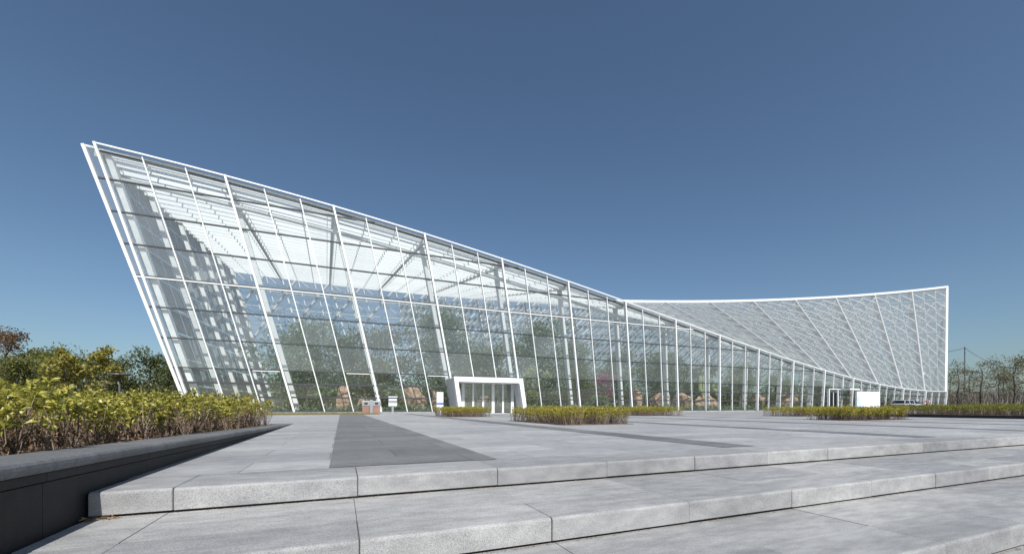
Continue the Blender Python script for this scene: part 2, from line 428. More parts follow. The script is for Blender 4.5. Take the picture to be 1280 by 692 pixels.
def shrub_mass(name, m_leaf, plants, label, group, leaf=(.05, .021), twigs=6, per=9, fold=True, bare=3, loc=(0, 0, 0), m_dry=None, litter=None):
    """plants: list of (x,y,z0,height). A hedge: forked bare stems below, leaf rosettes on the tips."""
    root = thing(name, loc, label, "hedge", group)
    st = MB(); lf = MB(); dr = MB()
    P = []; D = []; PD = []; DD = []
    for (x, y, z0, h) in plants:
        b = np.array([x, y, z0])
        for k in range(twigs + bare):
            az = rng.uniform(0, 2 * math.pi); isb = k >= twigs
            lean = rng.uniform(.05, .42)
            hh = h * (rng.uniform(.35, .75) if isb else rng.uniform(.70, 1.08))
            off = np.array([math.cos(az), math.sin(az), 0]) * lean * hh
            mid = b + off * .35 + np.array([rng.normal(0, .09) * hh, rng.normal(0, .09) * hh, hh * .5])
            tip = b + off + np.array([0, 0, hh])
            r0 = rng.uniform(.0012, .0042) * (1 if m_dry is not None else .8)
            st.tube([b + rng.normal(0, .012, 3) * [1, 1, 0], mid, tip], [r0 * 1.4, r0, r0 * .5], 3, False)
            if not isb:
                nl = int(per * rng.uniform(.7, 1.25))
                a2 = rng.uniform(0, 2 * math.pi) + np.arange(nl) * 2.4
                el = rng.uniform(.0, 1.25, nl)
                dd = np.stack([np.cos(a2) * np.cos(el), np.sin(a2) * np.cos(el), np.sin(el)], 1)
                P.append(tip + (mid - tip) * rng.uniform(0, .22, (nl, 1))); D.append(dd)
                nl = rng.integers(1, 8)        # a few leaves lower on the twig
                if nl:
                    P.append(mid + (tip - mid) * rng.uniform(0, .7, (nl, 1))); D.append(unit(rng.normal(0, 1, (nl, 3)) + [0, 0, .3]))
            elif m_dry is not None:
                nl = rng.integers(3, 10)
                PD.append(mid + (tip - mid) * rng.uniform(-.6, 1, (nl, 1))); DD.append(unit(rng.normal(0, 1, (nl, 3))))
    P = np.concatenate(P); D = np.concatenate(D)
    leaves(lf, P, D, leaf[0] * rng.uniform(.65, 1.25, len(P)), leaf[1] * rng.uniform(.75, 1.25, len(P)), fold, .12)
    st.build("stems", M['stem'], root); lf.build("foliage", m_leaf, root)
    if m_dry is not None:
        PD = np.concatenate(PD); DD = np.concatenate(DD)
        leaves(dr, PD, DD, .035, .014, False, .2)
        if litter is not None:
            n = len(litter); dd = rng.normal(0, 1, (n, 3)); dd[:, 2] *= .15
            leaves(dr, litter, unit(dd), .05, .022, False, 0)
        dr.build("dry_leaves", m_dry, root)
    return root
pts = []
y = .6
while y < 11.6:
    for k in range(int(26 if y > 3 else 20)):
        x = WU - .40 - .2 * k + rng.normal(0, .05)
        if x < -.52 * y - 1.2: break
        z0 = ztop(y) - .03
        if k > 9 and rng.random() < .35: continue
        top = .49 + .010 * y + .045 * math.sin(y * 2.1 + x * 3) + .035 * math.sin(y * 5.3 - x * 4) + rng.normal(0, .05)
        pts.append((x, y + rng.normal(0, .05), z0, top - z0))
    y += .19
lit = []
for k in range(1500):
    yy = rng.uniform(1, 13); xx = WU - .33 - abs(rng.normal(0, .35)); lit.append((xx, yy, ztop(yy) - .022 + rng.uniform(0, .015)))
shrub_mass("hedge", M['leaf_near'], pts, "long yellow-green shrub hedge in the raised planter on the left", None, (.052, .021), 6, 16, True, 6, (-2.5, 6, .1), M['leaf_dry'], np.array(lit))

def hedge_box(x0, x1, y0, y1, h, label, dens=42, bare=1, z0=.0, leaf=(.05, .024), ml='leaf_hedge'):
    # soil bed flush in the paving
    ps = []
    n = int((x1 - x0) * (y1 - y0) * dens)
    for k in range(n):
        ps.append((rng.uniform(x0, x1), rng.uniform(y0, y1), z0, h * rng.uniform(.86, 1.1)))
    r = shrub_mass("hedge", M[ml], ps, label, "clipped hedge beds on the plaza", leaf, 4, 9, False, bare, ((x0 + x1) / 2, (y0 + y1) / 2, z0))
    bed = MB(); bed.box(x0 - .03, x1 + .03, y0 - .03, y1 + .03, z0 - .05, z0 + .012)
    bed.build("soil_bed", M['soil'], r)
    return r
hedge_box(5.5, 7.72, 9.6, 13.6, .455, "largest plaza hedge bed, golden green, right of the glass entrance", 75, 2, leaf=(.042, .02))
hedge_box(4.95, 7.1, 19.8, 23.6, .46, "small golden hedge bed directly in front of the entrance portal", 50)
hedge_box(15.6, 18.6, 18.4, 22.0, .47, "small golden hedge bed half hidden behind the largest plaza hedge", 34)
hedge_box(16.7, 20.7, 8.95, 10.5, .46, "golden hedge bed right of centre, in front of the white billboard", 60)
hedge_box(22.4, 26.0, 14.2, 16.4, .46, "low hedge bed left of the one before the billboard, further back", 34)
rk = hedge_box(26.2, 34.5, 3.5, 12.9, .48, "long hedge bed with a black kerb at the right edge", 24, 0, .10, ml='leaf_green')
kb = MB(); kb.box(26.0, 26.14, 3.3, 13.1, -.01, .13); kb.box(26.142, 34.6, 12.96, 13.1, -.01, .13); kb.box(26.142, 34.6, 3.3, 3.44, -.01, .13)
kb.build("kerb", M['wall'], rk)
# leaf litter caught in the step corner
ll = MB(); n = 60
pp = np.stack([WU + .02 + np.abs(rng.normal(0, .07, n)), EDGE[0] - .012 - np.abs(rng.normal(0, .022, n)), -.146 + rng.uniform(0, .012, n)], 1)
dd = rng.normal(0, 1, (n, 3)); dd[:, 2] *= .2
leaves(ll, pp, unit(dd), .035, .01)
for yf, zz in ((EDGE[0], -.15), (EDGE[1], -.30), (EDGE[2], -.45)):
    n = 420; xx = WU + .1 + np.abs(rng.normal(0, 1, n)) * 5; dd = rng.normal(0, 1, (n, 3)); dd[:, 2] *= .12
    leaves(ll, np.stack([xx, yf - .004 - np.abs(rng.normal(0, .006, n)), zz + .003 + rng.uniform(0, .004, n)], 1), unit(dd), rng.uniform(.006, .02, n), .005)
tag(ll.build("leaf_litter", M['leaf_dry']), "orange dead leaves heaped in the step corner and strewn along the risers", "leaves", kind="stuff")

# dry grass strip in front of the facade on the left
gs = MB(); gs.box(-60, 2.4, 29.3, 33.3, -.1, .02)
struct(gs.build("grass_strip", M['lawn']))
gb = MB(); n = 9000
pp = np.stack([rng.uniform(-22, 2.3, n), rng.uniform(29.35, 33.1, n), np.full(n, .02)], 1)
leaves(gb, pp, unit(rng.normal(0, .4, (n, 3)) + [0, 0, 1]), rng.uniform(.05, .11, n), .03)
tag(gb.build("dry_grass", M['grass']), "strip of dry yellow grass along the glass facade", "grass", kind="stuff")

# ------------------------------------------------------------------ the greenhouse
FY = 33.6; PZ = .15
cz = [-6.771086682101196e-05, 0.007553827212245264, -0.1287439110172117, -0.4639649378844233, 16.81842823052787]
cl = [0.0002057668942156963, -0.005708049184340024, 0.011141665865032579, 0.7821991695158279, -4.938066677201713]
bu = [-4.74935346e-03, 1.38164032e-01, 5.89595749, -13.797]
bv = [1.96724662e-03, -5.72294159e-02, -1.49509238, 67.4112885]
bz = [2.00497377e-04, 4.93581675e-02, -7.43296855e-01, 19.5868366]
pv = lambda c, n: float(np.polyval(c, n))
def base(n): return np.array([-9.14 + 6 * n, FY, PZ])
def F(n): return np.array([-9.14 + 6 * n + pv(cl, n), FY, pv(cz, n) - .14])
def B(n): return np.array([pv(bu, n), pv(bv, n), pv(bz, n)])
def G(n):     # foot of the rear wall
    k = n / 16; return np.array([-8.6 + (87.4 + 8.6) * k, 66.2 + (35.4 - 66.2) * k, PZ])
def Sf(n, f): return F(n) * (1 - f) + B(n) * f
def Nr(n, f, e=.02):
    a = Sf(n + e, f) - Sf(n - e, f); b = B(n) - F(n); c = np.cross(a, b); c /= np.linalg.norm(c)
    return c if c[2] > 0 else -c
def front(n, z):
    b = base(n); t = F(n); k = (z - b[2]) / (t[2] - b[2]); return b + (t - b) * k
GH = thing("greenhouse", (30, 40, 0), "large white steel and glass greenhouse with a twisted roof swooping up at both ends", "greenhouse")
pth = MB(); pth.box(-11, 90, FY - .25, FY + .35, -.1, PZ - .02)
pth.build("plinth", M['plaza'], GH)
flr = MB(); o_ = [(-9, FY + .36), (87.6, FY + .36), (87.4, 35.3), (-8.6, 66.1)]
flr.add([(x, y, .05) for x, y in o_], [(0, 1, 2, 3)]); struct(flr.build("greenhouse_floor", M['floor']))

# front glazing, bays of panes
gz = MB(); gl_ = MB()
LE_t = F(0) + np.array([-.62, 0, -.02]); LE_b = base(0) + np.array([-.22, 0, 0])
for i in range(48):
    n0, n1 = i / 3, (i + 1) / 3
    zl = [PZ, 1.2, 2.15, 3.12, 5.05, 7.0, 8.95, 10.9, 12.85, 14.8, 99]
    for za, zb in zip(zl[:-1], zl[1:]):
        t0, t1 = F(n0), F(n1)
        if za >= t0[2]: break
        p0, p1 = front(n0, za), (front(n1, za) if za < t1[2] else t1)
        q0, q1 = (front(n0, zb) if zb < t0[2] else t0), (front(n1, zb) if zb < t1[2] else t1)
        (gl_ if zb <= 3.12 else gz).quad(p0, p1, q1, q0)
gz.quad(LE_b, base(0), F(0), LE_t)
gz.build("front_glazing", M['glass'], GH); gl_.build("front_glazing", M['clearglass'], GH)
for i in range(49):
    n = i / 3; major = i % 3 == 0
    w_, d_ = (.13, .30) if major else (.066, .18)
    a = base(n); b = F(n); dirv = (b - a) / np.linalg.norm(b - a)
    ext = .22 if major else .02
    b = b + dirv * ext
    m_ = MB(); yo = np.array([0, -.02 - d_ / 2 + .1, 0])
    m_.bar(a + yo, b + yo, w_, d_, (0, 1, 0))
    m_.build("mullion", M['white'], GH)
ep = MB(); ep.bar(LE_b, LE_t, .17, .30, (0, 1, 0)); ep.build("edge_post", M['white'], GH)
def n_at_z(z):
    lo, hi = 0, 16.0
    if F(16)[2] >= z: return 16.0
    for _ in range(40):
        m_ = (lo + hi) / 2
        if F(m_)[2] > z: lo = m_
        else: hi = m_
    return lo
for z, h_, kind in ((.22, .10, 0), (1.2, .11, 0), (2.15, .13, 0), (3.12, .08, 2), (5.05, .075, 0), (7.0, .075, 0), (8.95, .06, 1), (10.9, .075, 0), (12.85, .075, 0), (14.8, .075, 0)):
    ne = n_at_z(z + .1)
    k = (z - PZ) / (LE_t[2] - PZ); a = LE_b + (LE_t - LE_b) * k; b = front(ne, z); b[2] = z
    a = a.copy(); a[2] = z
    t_ = MB(); yo = np.array([0, .03, 0])
    t_.bar(a + yo, b + yo, .16, h_); t_.build("transom", M['transom'], GH)
    if kind == 2:
        t_ = MB()
        for i in range(2, 12, 3):
            t_ = MB()
            a2 = front(i / 3 + .03, z - .085) + yo; b2 = front((i + 1) / 3 - .03, z - .085) + yo; t_.bar(a2, b2, .2, .055)
            t_.build("vent_sash", M['white'], GH)
    if kind == 1:
        t_ = MB(); dz = np.array([0, .0, -h_ / 2 - .062]); t_.bar(a + yo + dz, b + yo + dz, .2, .075); t_.build("transom", M['white'], GH)
# cap rail above the mullions, eave beam, roof edge
def strip(name, fn, w_, h_, m_, k=48, n0=0, n1=16):
    mb = MB(); P_ = [fn(n0 + (n1 - n0) * i / k) for i in range(k + 1)]
    vs = []; fs = []
    for i, p in enumerate(P_):
        t = P_[min(i + 1, k)] - P_[max(i - 1, 0)]; t /= np.linalg.norm(t)
        sd = np.cross(t, [0, 0, 1.]); sd /= np.linalg.norm(sd); up = np.cross(sd, t)
        for s1, s2 in ((-1, -1), (1, -1), (1, 1), (-1, 1)): vs.append(p + sd * s1 * w_ / 2 + up * s2 * h_ / 2)
    for i in range(k):
        for j in range(4): fs.append((4 * i + j, 4 * i + (j + 1) % 4, 4 * i + 4 + (j + 1) % 4, 4 * i + 4 + j))
    fs += [(0, 1, 2, 3), (4 * k, 4 * k + 1, 4 * k + 2, 4 * k + 3)]
    mb.add(vs, fs); return mb.build(name, m_, GH)
strip("cap_rail", lambda n: F(n) + np.array([0, -.12, .17]), .12, .09, M['white'])
strip("eave_fascia", lambda n: F(n) + np.array([-.70 if n == 0 else 0, .16, -.02]), .3, .12, M['white'])
strip("eave_gutter", lambda n: F(n) + np.array([0, .05, -.20]), .1, .09, M['transom'])
strip("rear_eave", lambda n: B(n) + np.array([0, 0, .05]), .36, .34, M['white'])
def tubestrip(name, fn, r_, m_, k=48, n0=0., n1=16.):
    mb = MB(); mb.tube([fn(n0 + (n1 - n0) * i / k) for i in range(k + 1)], r_, 8); return mb.build(name, m_, GH, True)
tubestrip("eave_beam", lambda n: F(n) + (B(n) - F(n)) / np.linalg.norm(B(n) - F(n)) * 1.1 + np.array([0, 0, -1.35]), .17, M['white'], 48, 0, 12)

# roof: glass, ribs, per bay a truss and a louver screen
KF = 9
rg = MB(); rg2 = MB()
for i in range(48):
    for j in range(KF):
        n0, n1 = i / 3, (i + 1) / 3; f0, f1 = j / KF, (j + 1) / KF
        (rg if i < 22 else rg2).quad(Sf(n0, f0), Sf(n1, f0), Sf(n1, f1), Sf(n0, f1))
rg.build("roof_glazing", M['roofglass'], GH); rg2.build("roof_glazing", M['fritglass'], GH)
for n in range(17):
    r_ = MB(); nn = Nr(n, .5)
    wd, dp = (.42, .42) if n == 16 else (.18, .62)
    r_.bar(F(n) - nn * (dp / 2 - .05) + (F(n) - B(n)) * 0, B(n) - nn * (dp / 2 - .05), wd, dp, nn)
    if 0 < n < 16: r_.bar(F(n) + nn * .075, B(n) + nn * .075, .085, .05, nn)
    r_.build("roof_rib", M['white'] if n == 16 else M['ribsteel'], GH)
for b_ in range(16):
    tr = MB()
    for s3 in range(3):
        n0, n1 = b_ + s3 / 3, b_ + (s3 + 1) / 3
        if s3 > 0:
            nn = Nr(n0, .5); tr.bar(F(n0) - nn * .12, B(n0) - nn * .12, .06, .16, nn)
        if b_ < 8:
            Lb = np.linalg.norm(B(n0) - F(n0))
            for dist, r_t in ((.30, .05), (.75, .07), (1.15, .05)):      # rails along the eave
                f = dist / Lb; tr.tube([Sf(n0, f) - Nr(n0, f) * .16, Sf(n1, f) - Nr(n1, f) * .16], r_t, 6)
            continue
        for j in range(KF + 1):
            f = min(max(j / KF, .01), .99)
            tr.bar(Sf(n0, f) - Nr(n0, f) * .12, Sf(n1, f) - Nr(n1, f) * .12, .05, .10, Nr(n0, f))
            if j < KF:
                f1 = (j + 1) / KF
                d0 = Sf(n0, f1 - .012) - Nr(n0, f1) * .24; d1 = Sf(n1, f + .012) - Nr(n1, f) * .13
                tr.bar(d0, d1, .20, .12, Nr(n0, f1))
    tr.build("roof_truss", M['white'], GH)
    lv = MB(); vs = []; fs = []
    L = np.linalg.norm(B(b_ + .5) - F(b_ + .5)); K = int(L / 1.15)
    if b_ > 8: continue
    for j in range(1, K):
        f = j / K; hw = .10 / L
        o_ = len(vs)
        for q in range(4):
            n0 = b_ + .02 + .96 * q / 3; nr = Nr(n0, f)
            lo, hi, th = nr * .58, nr * .28, nr * .025
            a, d_ = Sf(n0, f - hw) - lo, Sf(n0, f + hw) - hi
            vs += [a - th, d_ - th, d_ + th, a + th]
        for q in range(3):
            for e in range(4): fs.append((o_ + 4 * q + e, o_ + 4 * q + (e + 1) % 4, o_ + 4 * q + 4 + (e + 1) % 4, o_ + 4 * q + 4 + e))
        fs += [(o_, o_ + 1, o_ + 2, o_ + 3), (o_ + 12, o_ + 13, o_ + 14, o_ + 15)]
    # two carrier rods tie the slats of a bay into one screen
    lv.add(vs, fs)
    for q in (.06, .94):
        n0 = b_ + q; lv.bar(Sf(n0, .02) - Nr(n0, .02) * .44, Sf(n0, .98) - Nr(n0, .98) * .44, .05, .05)
    lv.build("louver_screen", M['blind'], GH)

# interior columns behind the major mullions
for n in range(0, 16):
    a = base(n) + np.array([.15, 1.7, -.1]); f = .055 + .012 * n / 16
    top = Sf(n, min(.2, 1.7 / max(3, (B(n) - F(n))[1]))) + np.array([.15, 0, -.5]); a[1] = top[1]
    c_ = MB(); c_.bar(a, top, .42, .30, (1, 0, 0)); c_.build("column", M['offwhite'], GH)
# rear wall: glass, mullions, rails and diagonal lattice
rw = MB(); rl = MB(); rd = MB()
def off(j): return inn * (1 - .92 * j / KR)
def Rw(n, k): return G(n) * (1 - k) + B(n) * k
for i in range(48): rw.quad(Rw(i / 3, 0), Rw((i + 1) / 3, 0), Rw((i + 1) / 3, 1), Rw(i / 3, 1))
rw.build("rear_glazing", M['glass'], GH)
inn = np.array([-.25, -.6, 0])
for i in range(49):
    n = i / 3; mj = i % 3 == 0
    m_ = MB(); m_.bar(Rw(n, 0) + inn * .3, Rw(n, .97) + inn * .05, .16 if mj else .09, .3 if mj else .18, (0, 1, 0)); m_.build("rear_mullion", M['offwhite'], GH)
KR = 8
for j in range(1, KR):
    for i in range(16): rl.bar(Rw(i, j / KR) + off(j) * .5, Rw(i + 1, j / KR) + off(j) * .5, .1, .1)
rl.build("rear_rails", M['rearsteel'], GH)
for i in range(48):
    for j in range(2, KR if i < 30 else KR - 1):
        n0, n1 = i / 3, (i + 1) / 3
        if i > 9 or (i + j) % 2 == 0: rd.bar(Rw(n0, j / KR) + off(j), Rw(n1, (j + 1) / KR) + off(j + 1), .2, .24)
        else: rd.bar(Rw(n1, j / KR) + off(j), Rw(n0, (j + 1) / KR) + off(j + 1), .1, .1)
for i in range(10, 42):
    for j in range(2, KR - 1):
        n0, n1 = i / 3, (i + 1) / 3
        for h_ in (.33, .66):
            rd.bar(Rw(n0, (j + h_) / KR) + off(j) * 1.1, Rw(n1, (j + 1 + h_) / KR) + off(j + 1) * 1.1, .12, .42, (0, -.5, 1))
rd.build("rear_lattice", M['rearsteel'], GH)
# left end wall
def Ew(k, h): return (base(0) * (1 - k) + G(0) * k) * (1 - h) + Sf(0, k) * h
eg = MB(); eg.quad(Ew(0, 0), Ew(1, 0), Ew(1, 1), Ew(0, 1)); eg.build("end_glazing", M['glass'], GH)
for j in range(0, 17, 3):
    k = (j + .25) / 17
    e_ = MB(); e_.bar(Ew(k, 0) + [.4, 0, 0], Ew(k, 1) + [.4, 0, -.3], .50 if j % 3 == 0 else .12, .3, (1, 0, 0)); e_.build("end_column", M['white'], GH)
el = MB()
for h in (.19, .43, .66): el.bar(Ew(0.01, h) + [.12, 0, 0], Ew(.99, h) + [.12, 0, 0], .1, .07)
el.build("end_rails", M['offwhite'], GH)
es = MB()
for j in range(16):
    for q in range(9):
        k0, k1 = (j + .6) / 17, (j + .9) / 17
        es.quad(Ew(k0 - .3 / 17, q / 9 + .004) + [.06, 0, 0], Ew(k1 + .3 / 17, q / 9 + .004) + [.06, 0, 0], Ew(k1 + .3 / 17, (q + 1) / 9 - .004) + [.06, 0, 0], Ew(k0 - .3 / 17, (q + 1) / 9 - .004) + [.06, 0, 0])
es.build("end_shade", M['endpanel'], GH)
# right end wall
rgz = MB(); rgz.quad(base(16), G(16), B(16), F(16)); rgz.build("end_glazing", M['glass'], GH)

# entrance portal
U0, U1, PY = 8.34, 14.1, 30.7
pt = MB()
T0, T1, PT = U0 - .42, U1 - .42, 2.84
fw = .31
outer = [(U0, 0), (T0, PT), (T1, PT), (U1, 0)]
inner = [(U0 + fw, 0), (T0 + fw + .05, PT - .40), (T1 - fw, PT - .40), (U1 - fw, 0)]
def frame(mb, ya, yb):
    vs = [(x, y, z) for y in (ya, yb) for (x, z) in outer + inner]
    fs = []
    for i in range(3):
        fs += [(i, i + 1, 5 + i, 4 + i), (8 + i, 12 + i, 13 + i, 9 + i), (i, 8 + i, 9 + i, i + 1), (4 + i, 5 + i, 13 + i, 12 + i)]
    fs += [(0, 4, 12, 8), (3, 11, 15, 7)]
    mb.add(vs, fs)
PR = bpy.data.objects.new("entrance_portal", None); S.collection.objects.link(PR); PR.parent = GH; PR.location = np.array([11, 31, 0]) - np.array(GH.location)
def kid(mb, name, m_, bevel=0):
    o = mb.build(name, m_, None, bevel=bevel); o.data.transform(Matrix.Translation((-11, -31, 0))); o.parent = PR; return o
f1 = MB(); frame(f1, PY, PY + .45); kid(f1, "portal_frame", M['white'])
f2 = MB()
def sh(p, s): return [(x + (s if i in (0, 1) else -s), z - (s if i in (1, 2) else 0)) for i, (x, z) in enumerate(p)]
outer = sh(outer, .06); inner = sh(inner, -.02); frame(f2, PY + .452, FY - .02)
kid(f2, "vestibule_lining", M['palegrey'])
dx = [9.05, 9.9, 10.75, 11.62, 12.5, 13.35]
f3 = MB()
DY = PY + 1.5
for i, x in enumerate(dx): f3.box(x - (.12 if i in (0, 3, 5) else .075), x + (.12 if i in (0, 3, 5) else .075), DY - .07, DY + .07, .02, 2.40)
f3.box(8.4, 13.5, DY - .08, DY + .08, 2.402, 2.5); f3.box(8.9, 13.5, DY - .1, DY + .1, .0, .018)
kid(f3, "door_frame", M['white'])
for a, b in zip(dx[:-1], dx[1:]):
    g_ = MB(); g_.box(a + .1, b - .1, DY - .012, DY + .012, .1, 2.395); kid(g_, "door_leaf", M['glass'])
g_ = MB(); g_.box(11.25, 11.29, DY - .13, DY - .09, .8, 1.4); g_.box(11.95, 11.99, DY - .13, DY - .09, .8, 1.4); kid(g_, "door_handle", M['grey'])

# side door with a small canopy further right
SD = bpy.data.objects.new("side_entrance", None); S.collection.objects.link(SD); SD.parent = GH; SD.location = np.array([60, 33, 0]) - np.array(GH.location)
def kid2(mb, name, m_):
    o = mb.build(name, m_, None); o.data.transform(Matrix.Translation((-60, -33, 0))); o.parent = SD; return o
q = MB()
for x in (57.75, 59.55): q.box(x - .07, x + .07, FY - .42, FY - .15, 0, 2.78)
q.box(57.6, 60.0, FY - .45, FY - .14, 2.782, 2.87); kid2(q, "door_frame", M['white'])
q = MB(); q.box(60.4, 62.5, FY - 1.3, FY - .15, 2.72, 2.93); kid2(q, "canopy", M['white'])
q = MB(); q.box(57.9, 58.6, FY - .34, FY - .30, .05, 2.4); q.box(58.7, 59.4, FY - .34, FY - .30, .05, 2.4); kid2(q, "door_leaf", M['carglass'])
q = MB(); q.box(58.602, 58.698, FY - .37, FY - .27, .05, 2.4); kid2(q, "door_jamb", M['white'])

# ------------------------------------------------------------------ trees and plants
def tree_mesh(h, cr, trunk_r, nleaf, leaf, clear=.25, limbs=9, spread=1.0, clump=.55, seed=0, k_sub=4, flat=1.0):
    """returns wood MB and leaf MB around the origin"""
    r = np.random.default_rng(seed)
    wood = MB(); ends = []
    tp = [np.array([0, 0, 0.])]
    for i in range(1, 7): tp.append(np.array([r.normal(0, .02) * h * i / 6, r.normal(0, .02) * h * i / 6, h * .9 * i / 6]))
    wood.tube(tp, [trunk_r * (1 - .14 * i) for i in range(7)], 7)
    def along(t):
        t = t * 6; i = min(5, int(t)); return tp[i] + (tp[i + 1] - tp[i]) * (t - i)
    for k in range(limbs):
        t = clear + (1 - clear) * (k + r.uniform(0, .8)) / limbs; t = min(t, .98)
        p = along(t / .98); az = k * 2.4 + r.uniform(-.5, .5)
        prof = math.sin(math.pi * min(1, max(.12, (t - clear * .6) / (1.02 - clear * .6)))) ** .6
        ln = cr * spread * prof * r.uniform(.65, 1.1)
        up = r.uniform(.15, .8)
        e = p + np.array([math.cos(az) * ln, math.sin(az) * ln, up * ln * flat])
        m_ = (p + e) / 2 + np.array([0, 0, -.08 * ln]) + r.normal(0, .05 * ln, 3)
        rr = trunk_r * (.5 - .3 * t)
        wood.tube([p, m_, e], [rr, rr * .6, rr * .25], 5)
        ends.append(e); ends.append(m_)
        for s in range(k_sub):
            o_ = p + (e - p) * r.uniform(.35, .95); q_ = o_ + unit(r.normal(0, 1, 3) + [0, 0, .35]) * ln * r.uniform(.25, .5)
            wood.tube([o_, q_], [rr * .4, rr * .15], 4); ends.append(q_)
    ends.append(tp[-1]); ends.append(tp[-1] + np.array([0, 0, .06 * h]))
    ends = np.array(ends); wts = r.uniform(.3, 1.6, len(ends)); wts /= wts.sum()
    idx = r.choice(len(ends), nleaf, p=wts)
    sz = clump * cr * r.uniform(.5, 1.1, len(ends))[idx][:, None]
    v = unit(r.normal(0, 1, (nleaf, 3))) * np.cbrt(r.uniform(0.02, 1, (nleaf, 1))) * sz * [1, 1, .7]
    P = ends[idx] + v
    P = P[P[:, 2] > .12 * h * clear * 4] if clear > .1 else P[P[:, 2] > .05]
    D = unit(r.normal(0, 1, P.shape) + [0, 0, -.2])
    lf = MB(); leaves(lf, P, D, leaf * r.uniform(.6, 1.3, len(P)), leaf * .55 * r.uniform(.7, 1.3, len(P)))
    return wood, lf
def tree(name, loc, label, group, mleaf, mbark, rz=0, **kw):
    root = thing(name, (0, 0, 0), label, "tree", group)
    wd, lf = tree_mesh(**kw)
    wd.build("trunk", mbark, root, True); lf.build("crown", mleaf, root)
    root.location = loc; root.rotation_euler.z = rz; return root
def again(src, loc, label, rz, sc):
    c = copy_tree(src, loc, rz, sc); c['label'] = label; return c

def pos(px, dist):     # point on the ground by viewing angle and distance
    a = math.atan((px - 640) / 515.) + R(22.5); k = dist / math.cos(a - R(22.5)); return (k * math.sin(a), k * math.cos(a), 0)
GB = "trees on the left beyond the planter"
t1 = tree("broadleaf_tree", pos(8, 34), "russet leaved tree at the left edge, tallest of the left group", GB, M['leaf_red'], M['darkbark'], h=7.0, cr=2.4, trunk_r=.14, nleaf=3200, leaf=.2, clear=.2, seed=3, clump=.4)
t2 = tree("broadleaf_tree", pos(46, 35), "olive green bushy tree right of the russet one", GB, M['leaf_mid'], M['bark'], h=5.2, cr=2.4, trunk_r=.16, nleaf=6000, leaf=.2, clear=.12, seed=5)
t3 = tree("broadleaf_tree", pos(98, 37), "dark green dense tree in the middle of the left group", GB, M['leaf_dark'], M['bark'], h=4.7, cr=2.6, trunk_r=.16, nleaf=8000, leaf=.2, clear=.1, seed=7)
t4 = tree("young_tree", pos(131, 31), "slender yellow leaved young tree rising above its dark neighbours", GB, M['leaf_yel'], M['bark'], h=5.1, cr=1.3, trunk_r=.09, nleaf=1900, leaf=.24, clear=.12, seed=9, clump=.4)
t5 = tree("broadleaf_tree", pos(188, 39), "dark round tree nearest to the greenhouse corner", GB, M['leaf_dark'], M['darkbark'], h=5.0, cr=2.4, trunk_r=.14, nleaf=6000, leaf=.22, clear=.1, seed=12)
again(t3, pos(226, 38), "low dark tree partly behind the slanting left edge of the greenhouse", 1.9, .84)
again(t2, pos(72, 32), "mid green spreading tree between the olive tree and the dark dense one", 2.5, .88)
again(t4, pos(80, 29), "thin yellowish tree with upright shoots, left of the slender yellow one", 1.0, .92)
again(t3, pos(-14, 40), "dark tree behind the russet tree at the left edge", 4.0, 1.0)
again(t5, pos(150, 36), "small dark tree directly behind the slender yellow tree", 3.3, .85)
again(t2, pos(22, 29), "bushy light olive tree in front of the russet tree", 5.2, .74)
# undergrowth under the left trees
ug = MB(); n = 14000
pp = np.stack([rng.uniform(-40, -11.2, n), rng.uniform(34, 40, n), 0 * np.ones(n)], 1); pp[:, 2] = np.abs(rng.normal(0, .75, n)) + .02
leaves(ug, pp, unit(rng.normal(0, 1, (n, 3)) + [0, 0, .4]), rng.uniform(.15, .34, n), .12)
tag(ug.build("undergrowth", M['leaf_olive']), "brownish low undergrowth beneath the left group of trees", "undergrowth", kind="stuff")

GR = "thin trees on the right beyond the greenhouse"
r1 = tree("sparse_tree", pos(1198, 74), "sparse thin tree just right of the greenhouse end, under the pole", GR, M['leaf_olive'], M['darkbark'], h=9.2, cr=2.6, trunk_r=.15, nleaf=750, leaf=.26, clear=.22, seed=21, clump=.38, k_sub=5)
r2 = tree("sparse_tree", pos(1226, 76), "forked dark trunk tree with sparse crown, second right of the greenhouse", GR, M['leaf_olive'], M['darkbark'], h=9.0, cr=3.3, trunk_r=.2, nleaf=1000, leaf=.26, clear=.25, seed=24, clump=.36, k_sub=5)
r3 = tree("sparse_tree", pos(1268, 70), "fuller brown green tree at the right edge of the picture", GR, M['leaf_olive'], M['darkbark'], h=9.4, cr=3.8, trunk_r=.2, nleaf=1700, leaf=.26, clear=.3, seed=27, clump=.36, k_sub=5)
again(r1, pos(1248, 80), "thin wispy tree between the forked tree and the fuller one", 2.0, .95)
again(r2, pos(1212, 84), "pale sparse tree in the gap behind the first two trees", 4.1, .92)
again(r1, pos(1188, 82), "narrow tree hard against the right end of the greenhouse", 3.1, .85)
again(r3, pos(1285, 78), "tree cut off by the right edge of the picture", 1.1, 1.0)
again(r2, pos(1254, 92), "far sparse tree behind the wispy one", 5.0, 1.05)
rb = MB(); n = 15000
pp = np.array([pos(rng.uniform(1130, 1330), rng.uniform(78, 100)) for _ in range(n)]); 
leaves(rb, pp, unit(rng.normal(0, .2, (n, 3)) + [0, 0, 1]), rng.uniform(1.6, 4.6, n), .07)
tag(rb.build("reeds", M['reed']), "bank of tall grey dry reeds behind the thin trees on the right", "reeds", kind="stuff")

fw_ = MB(); n = 26000
ang = rng.uniform(-60, 1130, n); P_ = np.array([pos(p_, rng.uniform(150, 185)) for p_ in ang])
P_[:, 2] = rng.uniform(0, 1, n) ** .7 * (8.5 + 2.2 * np.sin(ang * .045) + 1.5 * np.sin(ang * .13 + 1))
leaves(fw_, P_, unit(rng.normal(0, 1, (n, 3))), rng.uniform(.8, 1.8, n), .7)
tag(fw_.build("far_wood", M['leaf_dark']), "far wood along the horizon seen through the greenhouse", "wood", kind="stuff")

